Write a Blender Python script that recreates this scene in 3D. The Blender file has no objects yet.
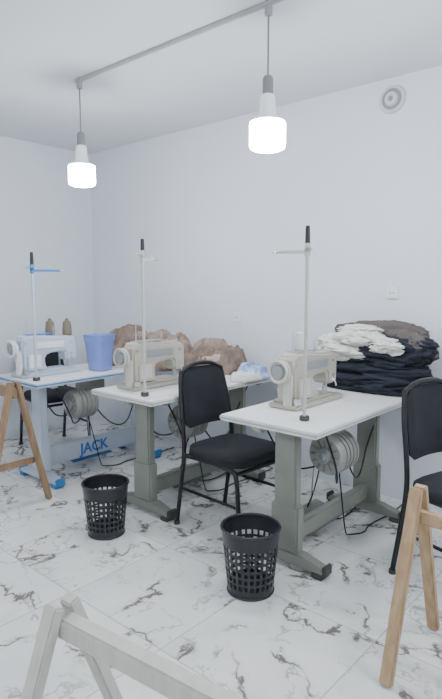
import bpy, bmesh, math, random
from mathutils import Vector, Matrix, noise
random.seed(4)
R = math.radians

# ------------------------------------------------------------ materials
def mat(name, col, rough=0.5, metal=0.0, var=0.06, scale=8.0, bump=0.0, bscale=60.0, emit=None, coat=0.0, trans=0.0):
    m = bpy.data.materials.new(name); m.use_nodes = True
    nt = m.node_tree; p = nt.nodes['Principled BSDF']
    p.inputs['Roughness'].default_value = rough
    p.inputs['Metallic'].default_value = metal
    if trans: p.inputs['Transmission Weight'].default_value = trans
    if coat: p.inputs['Coat Weight'].default_value = coat
    tc = nt.nodes.new('ShaderNodeTexCoord')
    n = nt.nodes.new('ShaderNodeTexNoise'); n.inputs['Scale'].default_value = scale
    n.inputs['Detail'].default_value = 3
    nt.links.new(tc.outputs['Object'], n.inputs['Vector'])
    r = nt.nodes.new('ShaderNodeValToRGB')
    r.color_ramp.elements[0].position = 0.3; r.color_ramp.elements[1].position = 0.7
    r.color_ramp.elements[0].color = (*[c*(1-var) for c in col], 1)
    r.color_ramp.elements[1].color = (*[min(1, c*(1+var)) for c in col], 1)
    nt.links.new(n.outputs['Fac'], r.inputs['Fac'])
    nt.links.new(r.outputs['Color'], p.inputs['Base Color'])
    if bump:
        n2 = nt.nodes.new('ShaderNodeTexNoise'); n2.inputs['Scale'].default_value = bscale
        nt.links.new(tc.outputs['Object'], n2.inputs['Vector'])
        b = nt.nodes.new('ShaderNodeBump'); b.inputs['Strength'].default_value = bump
        b.inputs['Distance'].default_value = 0.01
        nt.links.new(n2.outputs['Fac'], b.inputs['Height']); nt.links.new(b.outputs['Normal'], p.inputs['Normal'])
    if emit:
        p.inputs['Emission Color'].default_value = (*emit[0], 1)
        p.inputs['Emission Strength'].default_value = emit[1]
    return m

def wood(name, c1, c2, axis_scale=(1, 1, 1)):
    m = bpy.data.materials.new(name); m.use_nodes = True
    nt = m.node_tree; p = nt.nodes['Principled BSDF']; p.inputs['Roughness'].default_value = 0.55
    tc = nt.nodes.new('ShaderNodeTexCoord'); mp = nt.nodes.new('ShaderNodeMapping')
    mp.inputs['Scale'].default_value = (30, 30, 4)
    n = nt.nodes.new('ShaderNodeTexNoise'); n.inputs['Scale'].default_value = 1.5; n.inputs['Detail'].default_value = 6
    r = nt.nodes.new('ShaderNodeValToRGB')
    r.color_ramp.elements[0].position = 0.35; r.color_ramp.elements[1].position = 0.65
    r.color_ramp.elements[0].color = (*c1, 1); r.color_ramp.elements[1].color = (*c2, 1)
    nt.links.new(tc.outputs['Object'], mp.inputs['Vector']); nt.links.new(mp.outputs['Vector'], n.inputs['Vector'])
    nt.links.new(n.outputs['Fac'], r.inputs['Fac']); nt.links.new(r.outputs['Color'], p.inputs['Base Color'])
    return m

def marble():
    m = bpy.data.materials.new('marble_tile'); m.use_nodes = True
    nt = m.node_tree; L = nt.links; N = nt.nodes.new
    p = nt.nodes['Principled BSDF']
    g = N('ShaderNodeNewGeometry')
    def math_(op, a=None, b=None, va=None, vb=None, clamp=False):
        n = N('ShaderNodeMath'); n.operation = op; n.use_clamp = clamp
        if a is not None: L.new(a, n.inputs[0])
        elif va is not None: n.inputs[0].default_value = va
        if b is not None: L.new(b, n.inputs[1])
        elif vb is not None: n.inputs[1].default_value = vb
        return n.outputs[0]
    def vm(op, a, b=None, vb=None):
        n = N('ShaderNodeVectorMath'); n.operation = op; L.new(a, n.inputs[0])
        if b is not None: L.new(b, n.inputs[1])
        elif vb is not None: n.inputs[1].default_value = vb
        return n.outputs[0]
    pos = vm('ADD', g.outputs['Position'], vb=(20.1, 20.25, 0))
    T = 0.6
    sc = vm('MULTIPLY', pos, vb=(1/T, 1/T, 0))
    fl = vm('FLOOR', sc); fr = vm('FRACTION', sc)
    wn = N('ShaderNodeTexWhiteNoise'); wn.noise_dimensions = '3D'; L.new(fl, wn.inputs['Vector'])
    off = vm('MULTIPLY', wn.outputs['Color'], vb=(9, 9, 9))
    vec = vm('ADD', pos, off)
    def vein(scale, width, detail, dist, seed, lo=.43, hi=.54):
        n = N('ShaderNodeTexNoise'); n.inputs['Scale'].default_value = scale
        n.inputs['Detail'].default_value = detail; n.inputs['Distortion'].default_value = dist
        n.inputs['Roughness'].default_value = 0.57
        v2 = vm('ADD', vec, vb=(seed, seed*2, seed)); L.new(v2, n.inputs['Vector'])
        a = math_('SUBTRACT', n.outputs['Fac'], vb=0.5); a = math_('ABSOLUTE', a)
        a = math_('DIVIDE', a, vb=width); a = math_('SUBTRACT', None, a, va=1.0, clamp=True)
        k = N('ShaderNodeTexNoise'); k.inputs['Scale'].default_value = 4.0; k.inputs['Detail'].default_value = 3
        v3 = vm('ADD', vec, vb=(seed+5, 1, seed)); L.new(v3, k.inputs['Vector'])
        r = N('ShaderNodeMapRange'); r.inputs['From Min'].default_value = lo; r.inputs['From Max'].default_value = hi
        L.new(k.outputs['Fac'], r.inputs['Value'])
        return math_('MULTIPLY', a, r.outputs['Result'])
    v1 = vein(2.0, 0.017, 7, 0.3, 1.0)
    v2 = vein(3.2, 0.013, 5, 0.3, 7.0, .42, .54)
    v3 = vein(2.0, 0.07, 7, 0.3, 1.0)
    v1 = math_('POWER', v1, vb=.8)
    mx = math_('MAXIMUM', v1, math_('MULTIPLY', v2, vb=0.55))
    mx = math_('ADD', mx, math_('MULTIPLY', v3, vb=0.17), clamp=True)
    cl = N('ShaderNodeTexNoise'); cl.inputs['Scale'].default_value = 2.0; cl.inputs['Detail'].default_value = 5
    L.new(vec, cl.inputs['Vector'])
    base = N('ShaderNodeValToRGB'); base.color_ramp.elements[0].position = .3; base.color_ramp.elements[1].position = .6
    base.color_ramp.elements[0].color = (.68, .68, .66, 1); base.color_ramp.elements[1].color = (.79, .79, .76, 1)
    L.new(cl.outputs['Fac'], base.inputs['Fac'])
    mix = N('ShaderNodeMix'); mix.data_type = 'RGBA'
    L.new(mx, mix.inputs['Factor']); L.new(base.outputs['Color'], mix.inputs['A'])
    mix.inputs['B'].default_value = (.17, .15, .135, 1)
    # grout
    sx = N('ShaderNodeSeparateXYZ'); L.new(fr, sx.inputs[0])
    def edge(o):
        a = math_('SUBTRACT', o, vb=0.5); a = math_('ABSOLUTE', a)
        return math_('GREATER_THAN', a, vb=0.5-0.0035)
    gr = math_('MAXIMUM', edge(sx.outputs[0]), edge(sx.outputs[1]))
    mix2 = N('ShaderNodeMix'); mix2.data_type = 'RGBA'
    L.new(gr, mix2.inputs['Factor']); L.new(mix.outputs['Result'], mix2.inputs['A'])
    mix2.inputs['B'].default_value = (.42, .41, .39, 1)
    L.new(mix2.outputs['Result'], p.inputs['Base Color'])
    p.inputs['Roughness'].default_value = 0.16
    return m

M_wall = mat('wall_paint', (.71, .735, .785), .75, var=.012, scale=1.5, bump=.03, bscale=90)
M_ceil = mat('ceiling_paint', (.70, .72, .745), .8, var=.01, scale=2)
M_floor = marble()
M_top = mat('table_laminate', (.80, .80, .79), .35, var=.02)
M_edge = mat('table_edge', (.46, .46, .44), .5)
M_green = mat('frame_greygreen', (.225, .24, .205), .45, var=.08)
M_rub = mat('rubber_foot', (.06, .065, .06), .8)
M_beige = mat('machine_enamel', (.45, .42, .355), .3, var=.03, coat=.3)
M_cream = mat('machine_trim', (.55, .53, .47), .35)
M_steel = mat('steel', (.62, .63, .64), .28, .9)
M_grey = mat('grey_metal', (.33, .345, .35), .45, .3)
M_sock = mat('lamp_socket', (.22, .225, .23), .5)
M_motor = mat('motor_housing', (.30, .30, .275), .4)
M_motorg = mat('motor_fins', (.20, .205, .19), .45)
M_white = mat('white_plastic', (.80, .81, .82), .4, var=.02)
M_wgrey = mat('frame_white', (.50, .56, .65), .4, var=.03)
M_blue = mat('blue_plastic', (.05, .18, .55), .4)
M_blueedge = mat('blue_trim', (.05, .22, .52), .4)
M_bluebin = mat('translucent_blue', (.30, .40, .86), .35, var=.08, trans=.35)
M_black = mat('black_plastic', (.014, .015, .02), .32, var=.2)
M_fabric = mat('black_fabric', (.012, .013, .018), .9, var=.3, bump=.4, bscale=300)
M_blackm = mat('black_metal', (.012, .012, .014), .35, .2)
M_wood = wood('pine_wood', (.38, .245, .13), (.49, .335, .20))
M_wood2 = wood('brown_wood', (.25, .155, .085), (.36, .23, .135))
M_wwood = wood('cream_wood', (.48, .46, .41), (.55, .53, .48))
M_brown = mat('brown_cloth', (.21, .15, .12), .9, var=.35, scale=14, bump=.4, bscale=120)
M_brown2 = mat('light_brown_cloth', (.30, .22, .175), .9, var=.35, scale=14, bump=.4, bscale=120)
M_brown3 = mat('pale_beige_cloth', (.42, .34, .28), .9, var=.3, scale=14, bump=.4, bscale=120)
M_taupe = mat('taupe_cloth', (.11, .092, .085), .9, var=.25, bump=.4, bscale=120)
M_dark = mat('dark_cloth', (.014, .017, .027), .95, var=.3, bump=.3, bscale=120)
M_wcloth = mat('white_cloth', (.66, .65, .61), .85, var=.06, bump=.2)
M_lblue = mat('pale_blue_cloth', (.34, .46, .72), .85, var=.5, scale=14)
M_thread = mat('brown_thread', (.20, .165, .12), .8, bump=.5, bscale=250)
M_threadw = mat('pale_thread', (.62, .62, .58), .8, bump=.5, bscale=250)
M_track = mat('rail', (.40, .40, .40), .5)
M_bulb = mat('lamp_diffuser', (.9, .95, 1), .4, emit=((.90, .95, 1.0), 124))
M_neck = mat('lamp_body', (.74, .76, .79), .45)
M_glow = mat('lamp_neck', (.76, .79, .82), .45, emit=((.9, .95, 1.0), .3))

# ------------------------------------------------------------ builder
class B:
    def __init__(s): s.bm = bmesh.new(); s.mats = []
    def mi(s, m):
        if m not in s.mats: s.mats.append(m)
        return s.mats.index(m)
    def add(s, tb, m):
        i = s.mi(m)
        for f in tb.faces: f.material_index = i; f.smooth = True
        me = bpy.data.meshes.new('t'); tb.to_mesh(me); tb.free()
        s.bm.from_mesh(me); bpy.data.meshes.remove(me)
    def box(s, c, d, m, bev=0.004, rot=None, seg=2):
        t = bmesh.new(); bmesh.ops.create_cube(t, size=1)
        bmesh.ops.scale(t, vec=Vector(d), verts=t.verts)
        if bev: bmesh.ops.bevel(t, geom=t.edges[:], offset=min(bev, min(d)*.45), segments=seg, affect='EDGES')
        M = Matrix.Translation(Vector(c))
        if rot is not None: M = M @ rot.to_4x4()
        bmesh.ops.transform(t, matrix=M, verts=t.verts); s.add(t, m)
    def board(s, p1, p2, w, th, m, side=(1, 0, 0), bev=.004):
        p1, p2 = Vector(p1), Vector(p2); z = (p2-p1).normalized()
        x = Vector(side); x = (x - z*x.dot(z)).normalized(); y = z.cross(x)
        rot = Matrix((x, y, z)).transposed()
        s.box((p1+p2)/2, (w, th, (p2-p1).length), m, bev, rot)
    def cyl(s, p1, p2, r1, m, r2=None, seg=24, bev=0):
        p1, p2 = Vector(p1), Vector(p2); d = p2-p1
        t = bmesh.new()
        bmesh.ops.create_cone(t, cap_ends=True, segments=seg, radius1=r1, radius2=r1 if r2 is None else r2, depth=d.length)
        if bev:
            es = [e for e in t.edges if len(e.link_faces) == 2 and any(len(f.verts) > 4 for f in e.link_faces)]
            bmesh.ops.bevel(t, geom=es, offset=bev, segments=2, affect='EDGES')
        q = Vector((0, 0, 1)).rotation_difference(d.normalized())
        bmesh.ops.transform(t, matrix=Matrix.Translation((p1+p2)/2) @ q.to_matrix().to_4x4(), verts=t.verts)
        s.add(t, m)
    def tube(s, pts, r, m, cyclic=False, smooth=True, seg=4):
        cu = bpy.data.curves.new('c', 'CURVE'); cu.dimensions = '3D'
        cu.bevel_depth = r; cu.bevel_resolution = seg; cu.use_fill_caps = True
        if smooth:
            sp = cu.splines.new('NURBS'); sp.points.add(len(pts)-1)
            for i, p in enumerate(pts): sp.points[i].co = (*p, 1)
            sp.order_u = 3; sp.use_endpoint_u = True; sp.use_cyclic_u = cyclic; sp.resolution_u = 6
        else:
            sp = cu.splines.new('POLY'); sp.points.add(len(pts)-1)
            for i, p in enumerate(pts): sp.points[i].co = (*p, 1)
            sp.use_cyclic_u = cyclic
        o = bpy.data.objects.new('c', cu); bpy.context.scene.collection.objects.link(o)
        dg = bpy.context.evaluated_depsgraph_get()
        me = bpy.data.meshes.new_from_object(o.evaluated_get(dg))
        t = bmesh.new(); t.from_mesh(me)
        bpy.data.objects.remove(o); bpy.data.curves.remove(cu); bpy.data.meshes.remove(me)
        s.add(t, m)
    def extrude(s, poly, axis, a, b, m, bev=0.01, seg=3):
        """poly list of 2d pts; axis 'x': pts are (y,z) extruded from x=a..b"""
        t = bmesh.new()
        def P(u, v, w):
            return (w, u, v) if axis == 'x' else ((u, w, v) if axis == 'y' else (u, v, w))
        v1 = [t.verts.new(P(u, v, a)) for u, v in poly]; v2 = [t.verts.new(P(u, v, b)) for u, v in poly]
        n = len(poly); t.faces.new(v1); t.faces.new(v2[::-1])
        for i in range(n): t.faces.new((v1[i], v2[i], v2[(i+1) % n], v1[(i+1) % n]))
        bmesh.ops.recalc_face_normals(t, faces=t.faces)
        if bev: bmesh.ops.bevel(t, geom=t.edges[:], offset=bev, segments=seg, affect='EDGES')
        s.add(t, m)
    def lathe(s, prof, c, m, seg=32):
        t = bmesh.new(); rings = []
        for r, z in prof:
            rings.append([t.verts.new((c[0]+r*math.cos(2*math.pi*i/seg), c[1]+r*math.sin(2*math.pi*i/seg), c[2]+z)) for i in range(seg)])
        for a, b in zip(rings, rings[1:]):
            for i in range(seg): t.faces.new((a[i], a[(i+1) % seg], b[(i+1) % seg], b[i]))
        if prof[0][0] > 1e-4: t.faces.new(rings[0][::-1])
        if prof[-1][0] > 1e-4: t.faces.new(rings[-1])
        bmesh.ops.remove_doubles(t, verts=t.verts, dist=1e-6)
        bmesh.ops.recalc_face_normals(t, faces=t.faces); s.add(t, m)
    def cloth(s, c, size, m, seed=0, amp=.3, f=3.0, p=2.0, sub=5, floorz=None, rotz=0, an=(1, 1, 1), tilt=0, eps=.006):
        t = bmesh.new(); bmesh.ops.create_icosphere(t, subdivisions=sub, radius=1)
        sd = Vector((seed*7.3, seed*3.1, seed*1.7)); mz = Matrix.Rotation(rotz, 3, 'Z') @ Matrix.Rotation(tilt, 3, 'Y')
        A = Vector(an)
        for v in t.verts:
            d = v.co.normalized()
            n = (abs(d.x)**p+abs(d.y)**p+abs(d.z)**p)**(-1/p)
            w = noise.noise_vector(d*2.2+sd)
            q = Vector((d.x*A.x, d.y*A.y, d.z*A.z))*f+w*.9+sd
            h = 0; a = 1
            for k in range(3):
                x_ = noise.noise(q*(1.9**k))
                h += a*(1-2.6*math.sqrt(x_*x_+eps)); a *= .42
            g = n*(1+amp*(h*.6-.25)+amp*.8*noise.noise(d*1.5+sd*2))
            co = Vector((d.x*size[0], d.y*size[1], d.z*size[2]))*g
            co = mz @ co
            v.co = Vector(c)+co
            if floorz is not None and v.co.z < floorz: v.co.z = floorz + .0005*random.random()
        s.add(t, m)
    def drape(s, c, lx, ly, h, m, seed=0, rot=0, fold=.03, n=130, flat=4.0, dirn=0.0, freq=11, ex=.45):
        """crumpled garment: a sheet lying over a mound, with long running creases, closed at the rim"""
        t = bmesh.new(); sd = Vector((seed*5.1, seed*2.7, seed*9.2)); G = {}
        cr, sr = math.cos(rot), math.sin(rot)
        for j in range(n+1):
            for i in range(n+1):
                u, v = 2*i/n-1, 2*j/n-1
                x = u*math.sqrt(1-v*v/2); y = v*math.sqrt(1-u*u/2)
                r = math.hypot(x, y); an = math.atan2(y, x)
                k = 1+.22*noise.noise(Vector((math.cos(an)*1.3, math.sin(an)*1.3, 0))+sd)+.07*noise.noise(Vector((math.cos(an)*5, math.sin(an)*5, 2))+sd)
                px, py = x*lx*k, y*ly*k
                P = Vector((px, py, 0))
                th = dirn+.9*noise.noise(P*4+sd)
                W = noise.noise_vector(P*7+sd)*.03
                a = ((px+W.x)*math.cos(th)+(py+W.y)*math.sin(th))*freq*2.2; b = (-(px+W.x)*math.sin(th)+(py+W.y)*math.cos(th))*freq*.7
                f1 = noise.noise(Vector((a, b, 0))+sd); f1 = 1-3.0*math.sqrt(f1*f1+.004)
                f2 = noise.noise(Vector((a*2.1+3, b*2.1, 4))+sd); f2 = 1-3.0*math.sqrt(f2*f2+.008)
                env = max(0, 1-r**flat)
                big = .92+.32*noise.noise(P*5+sd*1.3)
                z = h*env**ex*big + (fold*f1+fold*.4*f2)*min(1, env*2.0)
                z = max(z, .004*(1-r)+.003)
                if r > .995: z = 0
                kk = 1+.12*f1*(1-env)
                G[i, j] = t.verts.new((c[0]+(px*cr-py*sr)*kk, c[1]+(px*sr+py*cr)*kk, c[2]+z))
        for j in range(n):
            for i in range(n): t.faces.new((G[i, j], G[i+1, j], G[i+1, j+1], G[i, j+1]))
        loop = [G[i, 0] for i in range(n)]+[G[n, j] for j in range(n)]+[G[i, n] for i in range(n, 0, -1)]+[G[0, j] for j in range(n, 0, -1)]
        t.faces.new(loop[::-1])
        s.add(t, m)
    def obj(s, name, loc=(0, 0, 0), rz=0, parent=None, sharp=38):
        me = bpy.data.meshes.new(name); s.bm.to_mesh(me); s.bm.free()
        for m in s.mats: me.materials.append(m)
        try: me.set_sharp_from_angle(angle=R(sharp))
        except Exception: pass
        o = bpy.data.objects.new(name, me); bpy.context.scene.collection.objects.link(o)
        o.location = loc; o.rotation_euler = (0, 0, rz)
        if parent: o.parent = parent
        return o

# ------------------------------------------------------------ room
X0, X1, Y0, Y1, H = -4.70, 2.2, -2.4, 3.40, 2.65
def slab(name, a, b, m):
    q = B(); c = [(i+j)/2 for i, j in zip(a, b)]; d = [abs(j-i) for i, j in zip(a, b)]
    q.box((0, 0, 0), d, m, 0); return q.obj(name, c)
slab('floor', (X0-.1, Y0-.1, -.1), (X1+.1, Y1+.1, 0), M_floor)
slab('ceiling', (X0-.1, Y0-.1, H), (X1+.1, Y1+.1, H+.1), M_ceil)
slab('wall_back', (X0-.1, Y1, 0), (X1+.1, Y1+.1, H), M_wall)
slab('wall_left', (X0-.1, Y0, 0), (X0, Y1, H), M_wall)
slab('wall_right', (X1, Y0, 0), (X1+.1, Y1, H), M_wall)
slab('wall_front', (X0-.1, Y0-.1, 0), (X1+.1, Y0, H), M_wall)

# ------------------------------------------------------------ lamps
def track(y, xa, xb):
    q = B(); q.box(((xa+xb)/2, y, H-.011), (xb-xa, .020, .02), M_track, .003)
    for x in (xa+.02, (xa+xb)/2, xb-.02): q.box((x, y, H-.012), (.05, .03, .023), M_track, .003)
    q.obj('ceiling_cable_rail')
def lamp(x, y):
    q = B(); t = (0, 0, 0)
    q.cyl((0, 0, H-.023), (0, 0, H-.06), .018, M_grey)
    q.tube([(0, 0, H-.05), (0, 0, H-.2), (0, 0, 2.33)], .0045, M_sock)
    q.lathe([(.006, 2.335), (.018, 2.33), (.024, 2.318), (.025, 2.262), (.021, 2.252)], t, M_sock)
    # straight translucent neck with a tight rounded shoulder, then the wide drum diffuser
    q.lathe([(.021, 2.252), (.030, 2.246), (.034, 2.235), (.037, 2.18), (.042, 2.155), (.055, 2.143), (.072, 2.137), (.080, 2.129)], t, M_glow)
    q.lathe([(.080, 2.129), (.083, 2.120), (.083, 2.028), (.079, 2.014), (.062, 2.006), (0, 2.003)], t, M_bulb)
    q.obj('pendant_bulb', (x, y, 0))
track(2.14, -3.07, 1.9); track(-.5, -3.06, 1.9)
for x in (-3.045, -1.60, -.2, 1.2): lamp(x, 2.14)
for x in (-3.03, -1.0, 1.0): lamp(x, -.5)

# ------------------------------------------------------------ wall fittings
q = B()
def ring_y(q, cx, z, y0, y1, r0, r1, m, seg=40):
    t = bmesh.new(); bmesh.ops.create_cone(t, cap_ends=True, segments=seg, radius1=r0, radius2=r1, depth=abs(y1-y0))
    bmesh.ops.transform(t, matrix=Matrix.Translation((cx, (y0+y1)/2, z)) @ Matrix.Rotation(R(90), 4, 'X'), verts=t.verts); q.add(t, m)
M_vent = mat('vent_plastic', (.56, .57, .59), .5)
M_ventd = mat('vent_dark', (.24, .25, .27), .6)
ring_y(q, 0, 0, 0, -.016, .086, .080, M_vent)
ring_y(q, 0, 0, -.016, -.020, .062, .062, M_ventd)
ring_y(q, 0, 0, -.020, -.034, .044, .038, M_vent)
ring_y(q, 0, 0, -.034, -.038, .016, .014, M_ventd)
q.obj('air_vent', (-1.585, Y1, 2.52))
def socket(x, z, w=.08):
    q = B(); q.box((0, -.006, 0), (w, .012, .08), M_white, .004)
    ring_y(q, 0, 0, -.012, -.016, .026, .026, M_neck)
    for s_ in (-.01, .01): ring_y(q, s_, 0, -.016, -.017, .004, .004, M_black)
    q.obj('wall_socket', (x, Y1, z))
socket(-1.54, 1.34); socket(-2.82, 1.13)

# ------------------------------------------------------------ sewing tables
def table(name, cx, y0, y1, frame, topedge, beamh=(.10, .19), w=.56, blue=False, ly=(.17, .25)):
    L = y1-y0; q = B()
    q.box((0, L/2, .735), (w, L, .03), M_top, .006)
    q.box((0, L/2, .7365), (w+.004, L+.004, .018), topedge, .004)
    a, b = ly[0], L-ly[1]
    for yy in (a, b):
        q.box((.02, yy, .708), (w-.14, .05, .024), frame, .004)              # top cross bracket
        q.box((.02, yy, .41), (.13, .055, .58), frame, .010)                  # wide post
        q.box((.02, yy, .20), (.16, .065, .24), frame, .010)
        q.extrude([(-.23, .025), (.25, .025), (.25, .05), (.12, .085), (-.10, .085), (-.23, .05)], 'y', yy-.032, yy+.032, frame, .005, 2)
        for sx in (-.195, .215): q.box((sx, yy, .0135), (.06, .075, .027), M_rub if not blue else M_blueedge, .005)
        for sx in (-.23, .25): q.box((sx, yy, .045), (.02, .07, .05), M_rub if not blue else M_blueedge, .005)
    q.box((.02, (a+b)/2, sum(beamh)/2), (.045, b-a, beamh[1]-beamh[0]), frame, .006)
    # treadle
    q.box((-.09, (a+b)/2, .085), (.20, .36, .012), frame if not blue else M_blueedge, .003, Matrix.Rotation(R(10), 3, 'Y'))
    q.cyl((-.02, (a+b)/2-.2, .10), (-.02, (a+b)/2+.2, .10), .009, M_grey)
    q.cyl((-.17, (a+b)/2+.1, .10), (-.10, (a+b)/2+.02, .52), .004, M_steel, seg=8)
    # oil pan under the machine
    q.box((-.08, L*.5, .70), (.22, .42, .045), M_grey, .006)
    # under-table motor
    mx, my, mz = .115, a+.25, .535
    mb = M_motor
    q.cyl((mx, my-.04, mz), (mx, my+.12, mz), .100, mb, seg=32, bev=.01)
    for k in range(4): q.cyl((mx, my-.02+.035*k, mz), (mx, my-.006+.035*k, mz), .107, mb, seg=32)
    q.cyl((mx, my-.065, mz), (mx, my-.035, mz), .090, mb, r2=.107, seg=32)
    for k in range(12):
        an = k*math.pi/6
        q.box((mx+.062*math.cos(an), my-.066, mz+.062*math.sin(an)), (.040, .006, .011), M_motorg, .001, Matrix.Rotation(-an, 3, 'Y'))
    q.cyl((mx, my-.095, mz), (mx, my-.065, mz), .038, M_grey, seg=24, bev=.003)
    q.cyl((mx, my-.11, mz), (mx, my-.095, mz), .022, M_steel, seg=24, bev=.003)
    q.box((mx, my+.05, mz+.14), (.05, .10, .08), M_grey, .004)
    q.box((-.03, my+.22, .63), (.12, .18, .10), mb, .008)
    q.box((-.22, a+.10, .66), (.06, .09, .075), M_cream, .006)
    q.cyl((-.22, a+.04, .66), (-.22, a+.055, .66), .01, M_rub, seg=12)
    # cables
    q.tube([(-.20, a+.12, .63), (-.16, a+.18, .48), (-.05, a+.2, .40), (mx-.05, my+.02, mz-.07)], .005, M_blackm)
    q.tube([(.22, a+.0, .715), (.24, a+.1, .52), (.20, a+.16, .38), (mx, my+.05, mz-.08)], .005, M_blackm)
    q.tube([(mx, my+.12, mz), (mx-.02, my+.26, .34), (.05, b-.15, .26), (.05, b-.06, .5), (.1, b+.06, .715)], .005, M_blackm)
    q.tube([(mx, my+.08, mz-.09), (.10, my+.16, .20), (.10, my+.20, .02), (.10, my+.24, .006), (.16, my+.32, .006), (.12, my+.42, .006), (.16, b+.10, .006), (.14, L+.03, .006)], .004, M_blackm)
    if not blue: q.tube([(-.05, my+.22, .59), (-.10, my+.24, .25), (-.20, my+.20, .006), (-.12, my+.34, .006), (-.02, my+.40, .006), (-.08, b+.08, .006), (-.02, L+.03, .006)], .004, M_blackm)
    o = q.obj(name, (cx, y0, 0)); return o

table('sewing_table', -1.535, 2.05, 3.32, M_green, M_edge)
table('sewing_table', -2.565, 2.02, 3.32, M_green, M_edge)
lt = table('sewing_table', -3.52, 1.88, 3.20, M_wgrey, M_blueedge, beamh=(.10, .24), blue=True)
# printed lettering on the beam of the white table
cu = bpy.data.curves.new('lettering', 'FONT'); cu.body = 'JACK'; cu.size = .11; cu.extrude = .0012; cu.offset = .003
to = bpy.data.objects.new('tmp', cu); bpy.context.scene.collection.objects.link(to)
me = bpy.data.meshes.new_from_object(to.evaluated_get(bpy.context.evaluated_depsgraph_get()))
bpy.data.objects.remove(to); me.materials.clear(); me.materials.append(M_blue)
lo = bpy.data.objects.new('lettering', me); bpy.context.scene.collection.objects.link(lo)
lo.parent = lt; lo.location = (.0445, .48, .13); lo.rotation_euler = (R(90), 0, R(90))

# ------------------------------------------------------------ sewing machines (needle end +y, handwheel -y, operator -x)
def cone(q, c, m, s=1.0):
    q.lathe([(.028*s, 0), (.030*s, .004), (.029*s, .01), (.034*s, .012), (.034*s, .03*s), (.022*s, .10*s), (.012*s, .105*s), (.010*s, .115*s)], c, m, 24)
def machine(x, y, body, trim, accent=None, cones=()):
    q = B()
    q.box((0, 0, .014), (.18, .48, .028), body, .008)
    q.box((0, .16, .0295), (.10, .10, .003), M_steel, .001)
    q.box((.0, -.03, .034), (.15, .38, .012), body, .005)
    prof = [(-.215, .03), (-.015, .03), (-.03, .05), (-.045, .10), (-.04, .135), (-.01, .155), (.11, .162), (.122, .15), (.125, .09),
            (.210, .09), (.220, .11), (.220, .24), (.200, .264), (.05, .272), (-.08, .288), (-.18, .288), (-.21, .268), (-.222, .20)]
    q.extrude(prof, 'x', -.052, .056, body, .012, 3)
    q.box((.003, -.125, .10), (.135, .16, .14), body, .02)
    q.box((0, .222, .18), (.075, .008, .13), M_steel, .003)       # face plate
    q.box((-.053, .04, .22), (.006, .16, .03), trim if accent is None else accent, .002)
    q.box((.002, -.06, .290), (.07, .20, .006), M_grey if accent is None else accent, .002)
    q.box((.058, -.0, .215), (.005, .22, .045), M_grey if accent is None else M_white, .002)
    q.box((.070, -.13, .11), (.008, .09, .09), trim, .003)
    for yy, zz in ((-.19, .24), (.17, .22), (.17, .14)): q.cyl((.055, yy, zz), (.060, yy, zz), .007, M_steel, seg=12)
    # handwheel
    q.cyl((0, -.222, .20), (0, -.245, .20), .03, M_steel)
    q.cyl((0, -.245, .20), (0, -.270, .20), .060, trim, seg=40, bev=.006)
    q.cyl((0, -.262, .20), (0, -.283, .20), .042, M_grey, r2=.03, seg=32, bev=.003)
    q.tube([(.054*math.cos(a*math.pi/10), -.276, .20+.054*math.sin(a*math.pi/10)) for a in range(20)], .008, trim, cyclic=True)
    q.box((.03, -.232, .10), (.05, .03, .17), trim, .008)            # belt cover
    # stitch dial, tension, levers
    q.cyl((-.050, -.14, .18), (-.074, -.14, .18), .026, trim, seg=28, bev=.003)
    q.cyl((-.074, -.14, .18), (-.078, -.14, .18), .012, M_black)
    q.tube([(-.05, -.14, .09), (-.08, -.14, .08), (-.10, -.14, .075)], .006, M_steel)
    q.cyl((-.050, .15, .165), (-.082, .15, .165), .016, M_steel, r2=.010)
    q.cyl((-.058, .15, .165), (-.062, .15, .165), .022, M_steel)
    q.box((-.056, .185, .20), (.010, .010, .06), M_steel, .002)
    q.cyl((0, .165, .10), (0, .165, .04), .006, M_steel, seg=12)
    q.cyl((0, .165, .045), (0, .165, .031), .0015, M_steel, seg=8)
    q.cyl((.018, .165, .10), (.018, .165, .04), .005, M_steel, seg=12)
    q.box((.0, .165, .038), (.045, .02, .006), M_steel, .002)
    q.tube([(.05, .17, .12), (.08, .17, .10), (.09, .15, .085)], .004, M_steel)
    # thread posts and bobbin winder
    for yy in (-.15, .06): q.cyl((0, yy, .268), (0, yy, .40 if yy < 0 else .34), .003, M_steel, seg=8)
    for (cx_, cy_, mm) in cones: cone(q, (cx_, cy_, .288), mm, 1.0)
    q.cyl((.075, -.21, .03), (.075, -.21, .06), .022, M_steel)
    q.tube([(.0, .06, .325), (-.03, .12, .29), (-.055, .15, .20), (-.03, .18, .22), (0, .165, .10)], .0012, M_threadw, seg=1)
    q.obj('sewing_machine', (x, y, .7505))
machine(-1.64, 2.58, M_beige, M_cream, cones=[(-.005, -.07, M_threadw)])
machine(-2.66, 2.38, M_beige, M_cream)
machine(-3.58, 2.17, M_wgrey, M_white, M_blue)

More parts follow.
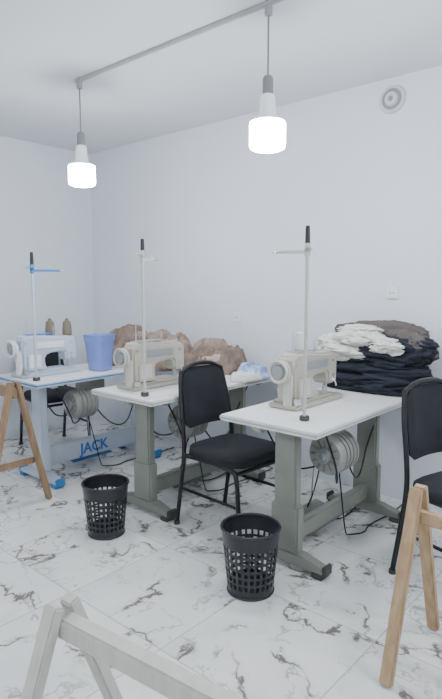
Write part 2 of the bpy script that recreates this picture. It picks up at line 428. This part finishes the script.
def stand(x, y, ztop, m, arms, cap=True, cones=(), capm=None):
    q = B()
    q.cyl((0, 0, 0), (0, 0, .022), .024, M_rub, bev=.003)
    hh = ztop-.75
    q.cyl((0, 0, .02), (0, 0, hh-.10), .0085, m, seg=16)
    q.cyl((0, 0, hh-.115), (0, 0, hh), .0135, capm or M_blackm, r2=.010, seg=16, bev=.002)
    for (dx, dy, zz, mm) in arms:
        z = zz-.75
        q.cyl((0, 0, z-.02), (0, 0, z+.02), .014, mm, seg=16)
        q.board((0, 0, z), (dx, dy, z), .014, .008, mm, side=(0, 0, 1), bev=.002)
        q.tube([(dx*.55, dy*.55, z), (dx*.55, dy*.55, z+.02), (dx*.6, dy*.6, z+.03), (dx*.65, dy*.65, z+.02), (dx*.65, dy*.65, z)], .0025, M_steel)
        q.tube([(dx+.014*math.cos(a*math.pi/4), dy+.014*math.sin(a*math.pi/4), z) for a in range(8)], .003, M_steel, cyclic=True)
    q.obj('thread_stand', (x, y, .751))
M_stand = mat('stand_tube', (.48, .48, .45), .4)
stand(-1.425, 2.22, 1.66, M_stand, [(-.11, -.10, 1.54, M_stand), (-.02, .06, 1.56, M_stand)])
stand(-2.435, 2.10, 1.645, M_stand, [(.03, .08, 1.53, M_stand), (.02, -.05, 1.56, M_stand)])
stand(-3.37, 1.96, 1.60, M_wgrey, [(.12, .14, 1.48, M_blueedge), (.0, -.04, 1.50, M_blueedge)])
# thread spools on a tray
def tray(x, y, z, pts, m, h):
    q = B(); q.cyl((0, 0, 0), (0, 0, .006), .02, M_grey)
    q.cyl((0, 0, 0), (0, 0, h), .007, M_grey, seg=12)
    xs = [p[0] for p in pts]; ys = [p[1] for p in pts]
    q.board((min(xs)-.02, min(ys)-.02, h), (max(xs)+.02, max(ys)+.02, h), .02, .012, M_grey, side=(0, 0, 1))
    for p in pts:
        c = (p[0], p[1], h+.008)
        q.cyl((p[0], p[1], h), (p[0], p[1], h+.008), .036, M_grey); q.cyl((p[0], p[1], h), (p[0], p[1], h+.16), .003, M_steel, seg=8)
        q.lathe([(.028, 0), (.030, .006), (.035, .012), (.035, .045), (.030, .095), (.025, .110), (.014, .114), (.013, .13), (.008, .131)], c, m, 24)
    q.obj('thread_spool_tray', (x, y, z))
tray(-3.715, 2.36, .751, [(-.045, -.045), (.045, .045)], M_thread, .245)

# ------------------------------------------------------------ chairs (faces +x)
def chair(x, y, rz=0):
    q = B(); W = .20
    for s in (-1, 1):
        q.tube([(-.27, s*W, .012), (-.235, s*W, .22), (-.20, s*W, .44), (-.215, s*W*.98, .60), (-.255, s*W*.92, .80), (-.27, s*W*.80, .90)], .0125, M_blackm)
        q.tube([(-.20, s*W, .43), (0, s*W, .435), (.17, s*W, .43), (.205, s*W, .40), (.215, s*W, .20), (.235, s*W, .012)], .0125, M_blackm)
        q.cyl((-.27, s*W, 0), (-.27, s*W, .02), .017, M_rub, seg=16); q.cyl((.235, s*W, 0), (.235, s*W, .02), .017, M_rub, seg=16)
        q.board((-.233, s*W, .23), (.213, s*W, .23), .018, .010, M_blackm, side=(0, 0, 1))
    q.tube([(.2, -W, .41), (.2, W, .41)], .011, M_blackm); q.tube([(-.2, -W, .42), (-.2, W, .42)], .011, M_blackm)
    q.tube([(-.27, -W*.80, .89), (-.272, -W*.5, .925), (-.272, 0, .935), (-.272, W*.5, .925), (-.27, W*.80, .89)], .0125, M_blackm)
    t = bmesh.new(); n = 28; rows = [(-.02, .92), (-.022, .98), (-.005, 1.0), (.018, .985), (.030, .93), (.037, .70), (.040, .35), (.041, .02)]
    rings = []
    for dz, k in rows:
        r_ = []
        for i in range(n):
            a = 2*math.pi*i/n; c_, s_ = math.cos(a), math.sin(a)
            e = (abs(c_)**5+abs(s_)**5)**(-1/5)
            r_.append(t.verts.new((c_*e*.225*k+.01, s_*e*.218*k*(1+.03*c_), .46+dz)))
        rings.append(r_)
    for a_, b_ in zip(rings, rings[1:]):
        for i in range(n): t.faces.new((a_[i], a_[(i+1) % n], b_[(i+1) % n], b_[i]))
    t.faces.new(rings[0][::-1]); t.faces.new(rings[-1]); q.add(t, M_fabric)
    t = bmesh.new(); NU, NV = 16, 14; F = []; K = []
    def bp(u, v, side):
        z = .575+.335*v
        hw = .185*(1-.10*v)
        k = 1.0
        if v > .75: k = math.sqrt(max(0, 1-((v-.75)/.25)**2*.55))
        if v < .15: k = math.sqrt(max(0, 1-((.15-v)/.15)**2*.35))
        yy = (u*2-1)*hw*k
        xx = -.208-.060*v-.028*(1-(u*2-1)**2)
        e = min(u, 1-u)*6; e2 = min(v, 1-v)*6; th = .020*min(1, .35+e)*min(1, .35+e2)
        return (xx+side*th, yy, z)
    for side, G in ((1, F), (-1, K)):
        for j in range(NV+1): G.append([t.verts.new(bp(i/NU, j/NV, side)) for i in range(NU+1)])
    for j in range(NV):
        for i in range(NU):
            t.faces.new((F[j][i], F[j][i+1], F[j+1][i+1], F[j+1][i])); t.faces.new((K[j][i+1], K[j][i], K[j+1][i], K[j+1][i+1]))
    for i in range(NU):
        t.faces.new((K[0][i], K[0][i+1], F[0][i+1], F[0][i])); t.faces.new((F[NV][i], F[NV][i+1], K[NV][i+1], K[NV][i]))
    for j in range(NV):
        t.faces.new((F[j][0], F[j+1][0], K[j+1][0], K[j][0])); t.faces.new((K[j][NU], K[j+1][NU], F[j+1][NU], F[j][NU]))
    bmesh.ops.recalc_face_normals(t, faces=t.faces); q.add(t, M_fabric)
    q.obj('office_chair', (x, y, 0), rz)
chair(-1.985, 2.37, R(-3)); chair(-.76, 2.595, R(-17)); chair(-4.16, 2.58, R(-8))

# ------------------------------------------------------------ waste baskets
def basket(name, x, y, z, r0, r1, h, m, rows=9, seg=26, solid_top=2, rz=0):
    q = B(); t = bmesh.new(); rings = []
    for j in range(rows+1):
        v = j/rows; r = r0+(r1-r0)*v; rings.append([t.verts.new((r*math.cos(2*math.pi*i/seg), r*math.sin(2*math.pi*i/seg), .004+h*v)) for i in range(seg)])
    hole = []
    for j in range(rows):
        for i in range(seg):
            f = t.faces.new((rings[j][i], rings[j][(i+1) % seg], rings[j+1][(i+1) % seg], rings[j+1][i]))
            if 1 <= j < rows-solid_top: hole.append(f)
    t.normal_update()
    if hole:
        bmesh.ops.inset_individual(t, faces=hole, thickness=.0080)
        bmesh.ops.delete(t, geom=hole, context='FACES_ONLY')
    t.faces.new(rings[0][::-1])
    t.normal_update()
    bmesh.ops.solidify(t, geom=t.faces[:], thickness=.003)
    q.add(t, m)
    q.tube([(r1*math.cos(2*math.pi*i/24), r1*math.sin(2*math.pi*i/24), h+.004) for i in range(24)], .0065, m, cyclic=True)
    q.tube([(r0*math.cos(2*math.pi*i/24), r0*math.sin(2*math.pi*i/24), .0075) for i in range(24)], .006, m, cyclic=True)
    return q.obj(name, (x, y, z), rz)
basket('waste_basket', -2.48, 1.84, 0, .100, .128, .29, M_black)
basket('waste_basket', -1.505, 1.915, 0, .105, .134, .30, M_black)

def square_bin(name, x, y, z, a0, a1, h, m, rz=0):
    q = B(); t = bmesh.new(); seg = 48; rings = []
    lv = [(0, a0, 0), (0.02, a0*1.02, 0), (.55, None, 0), (.80, None, 0), (.81, None, .004), (.97, None, .004), (.98, None, .010), (1, None, .010)]
    for v, a, ex in lv:
        a = a if a else a0+(a1-a0)*v
        a += ex; r_ = []
        for i in range(seg):
            an = 2*math.pi*i/seg; c_, s_ = math.cos(an), math.sin(an)
            e = (abs(c_)**6+abs(s_)**6)**(-1/6)
            r_.append(t.verts.new((c_*e*a, s_*e*a*.9, h*v)))
        rings.append(r_)
    for a_, b_ in zip(rings, rings[1:]):
        for i in range(seg): t.faces.new((a_[i], a_[(i+1) % seg], b_[(i+1) % seg], b_[i]))
    t.faces.new(rings[0][::-1]); t.normal_update()
    bmesh.ops.solidify(t, geom=t.faces[:], thickness=.003)
    q.add(t, m)
    return q.obj(name, (x, y, z), rz)
square_bin('blue_plastic_bin', -3.43, 2.525, .7545, .070, .094, .265, M_bluebin, R(8))

# ------------------------------------------------------------ trestles
def trestle(xa, xb, y, h, sp, m, lw=.05, drop=.03, bh=.07, low=True, rz=0):
    q = B(); d = 1 if xb > xa else -1; L = abs(xb-xa)
    q.box((d*L/2, 0, h-drop-bh/2), (L+.02, .04, bh), m, .005)
    for x in (0, d*L):
        for s in (-1, 1):
            q.board((x, s*sp, .006), (x, s*.018, h), lw, .028, m)
        if low or x != 0:
            xx = x+d*.04*(1 if x == 0 else -1)
            q.board((xx, -sp*.66, h*.34), (xx, sp*.66, h*.34), .04, .02, m, side=(0, 0, 1))
    return q.obj('wooden_trestle', (xa, y, 0), rz)
trestle(-.76, .25, 1.955, .66, .22, M_wood, lw=.045, drop=.085, bh=.045, low=False)
trestle(-3.17, -4.1, 1.69, .80, .21, M_wood2, lw=.05)
trestle(-.975, .10, .605, .74, .30, M_wwood, lw=.038, drop=.025, bh=.045, low=False, rz=R(6.2))

# ------------------------------------------------------------ clothes
q = B()
q.drape((.04, .02, 0), .46, .20, .22, M_brown, seed=1, fold=.022, dirn=.6)
q.drape((-.22, .04, .02), .21, .16, .25, M_brown, seed=12, fold=.024, dirn=1.4, rot=.3)
q.drape((.08, .06, .03), .24, .15, .24, M_brown2, seed=3, fold=.024, dirn=-.3)
q.drape((.30, .04, 0), .22, .16, .25, M_brown2, seed=9, fold=.024, dirn=.3)
q.drape((-.10, -.12, 0), .26, .14, .17, M_brown2, seed=4, fold=.022, dirn=.9, rot=.15)
q.drape((.24, -.13, 0), .24, .12, .16, M_brown, seed=5, fold=.022, dirn=0)
q.drape((.10, -.08, .06), .15, .11, .15, M_brown3, seed=31, fold=.020, dirn=.7)
q.drape((.36, -.02, .04), .11, .10, .18, M_brown3, seed=33, fold=.020, dirn=1.2)
q.obj('brown_clothes_heap', (-3.50, 2.98, .752), sharp=180)
q = B()
q.drape((-.02, .0, 0), .28, .17, .18, M_brown, seed=6, fold=.022, dirn=.5)
q.drape((-.05, .02, .02), .19, .14, .21, M_brown2, seed=17, fold=.022, dirn=1.5)
q.drape((.10, .02, .0), .14, .13, .18, M_brown, seed=19, fold=.020, dirn=.1)
q.drape((-.04, -.12, 0), .21, .11, .13, M_brown, seed=8, fold=.020, dirn=.2)
q.drape((.05, -.10, .03), .11, .09, .11, M_brown3, seed=35, fold=.018, dirn=.9)
q.obj('brown_clothes_heap', (-2.78, 3.10, .752), sharp=180)
q = B()
q.drape((0, 0, 0), .10, .13, .09, M_lblue, seed=21, fold=.016)
q.drape((.02, -.12, 0), .10, .12, .05, M_wcloth, seed=22, fold=.012)
q.obj('pale_blue_cloth', (-2.36, 3.02, .752), sharp=180)
q = B()
# thick folded dark blankets, sagging outwards
for i, (th, wx, wy, dx, dy, rz) in enumerate([(.110, .315, .155, .0, 0, 0), (.100, .335, .15, .015, -.01, R(3)), (.100, .30, .15, -.01, .01, R(-4))]):
    zc = [.045, .120, .190][i]
    q.cloth((dx, dy, zc), (wx, wy, th*.62), M_dark, seed=30+i, amp=.26, f=1.4, p=2.7, sub=5, floorz=0 if i == 0 else None, an=(1, 1, 1.3), rotz=rz)
q.cloth((.12, -.01, .255), (.25, .15, .085), M_dark, seed=35, amp=.28, f=1.5, p=2.3, an=(1, 1, 1.3))
q.cloth((.0, .07, .315), (.30, .085, .10), M_taupe, seed=41, amp=.26, f=1.5, p=2.1, an=(.8, 1, 1.6))
q.cloth((.23, .02, .27), (.12, .12, .080), M_taupe, seed=43, amp=.26, f=1.5, p=2.2, tilt=R(24))
for i, (dx, dy, z_, sx, sy, sz, rz) in enumerate([(-.21, -.06, .28, .12, .10, .06, 0), (-.06, -.08, .31, .15, .09, .055, .3), (.12, -.12, .285, .12, .06, .05, -.3),
        (-.14, -.13, .235, .15, .06, .05, .2), (-.08, -.04, .36, .12, .07, .035, .1), (-.25, -.12, .21, .07, .05, .05, .5)]):
    q.cloth((dx, dy, z_), (sx, sy, sz), M_wcloth, seed=60+i, amp=.42, f=1.8, rotz=rz, an=(.6, 1.2, 1.3), eps=.010)
q.obj('clothes_pile', (-1.535, 3.16, .752), sharp=180)

# ------------------------------------------------------------ world + camera
w = bpy.data.worlds.new('world'); bpy.context.scene.world = w; w.use_nodes = True
w.node_tree.nodes['Background'].inputs[0].default_value = (.6, .65, .7, 1); w.node_tree.nodes['Background'].inputs[1].default_value = .3
cam = bpy.data.cameras.new('camera'); cam.sensor_width = 36; cam.sensor_fit = 'AUTO'; cam.lens = 560/699*36; cam.clip_start = .05
co = bpy.data.objects.new('camera', cam); bpy.context.scene.collection.objects.link(co)
co.location = (0, 0, 1.4); co.rotation_euler = (R(90-6.77), 0, R(41.35))
bpy.context.scene.camera = co
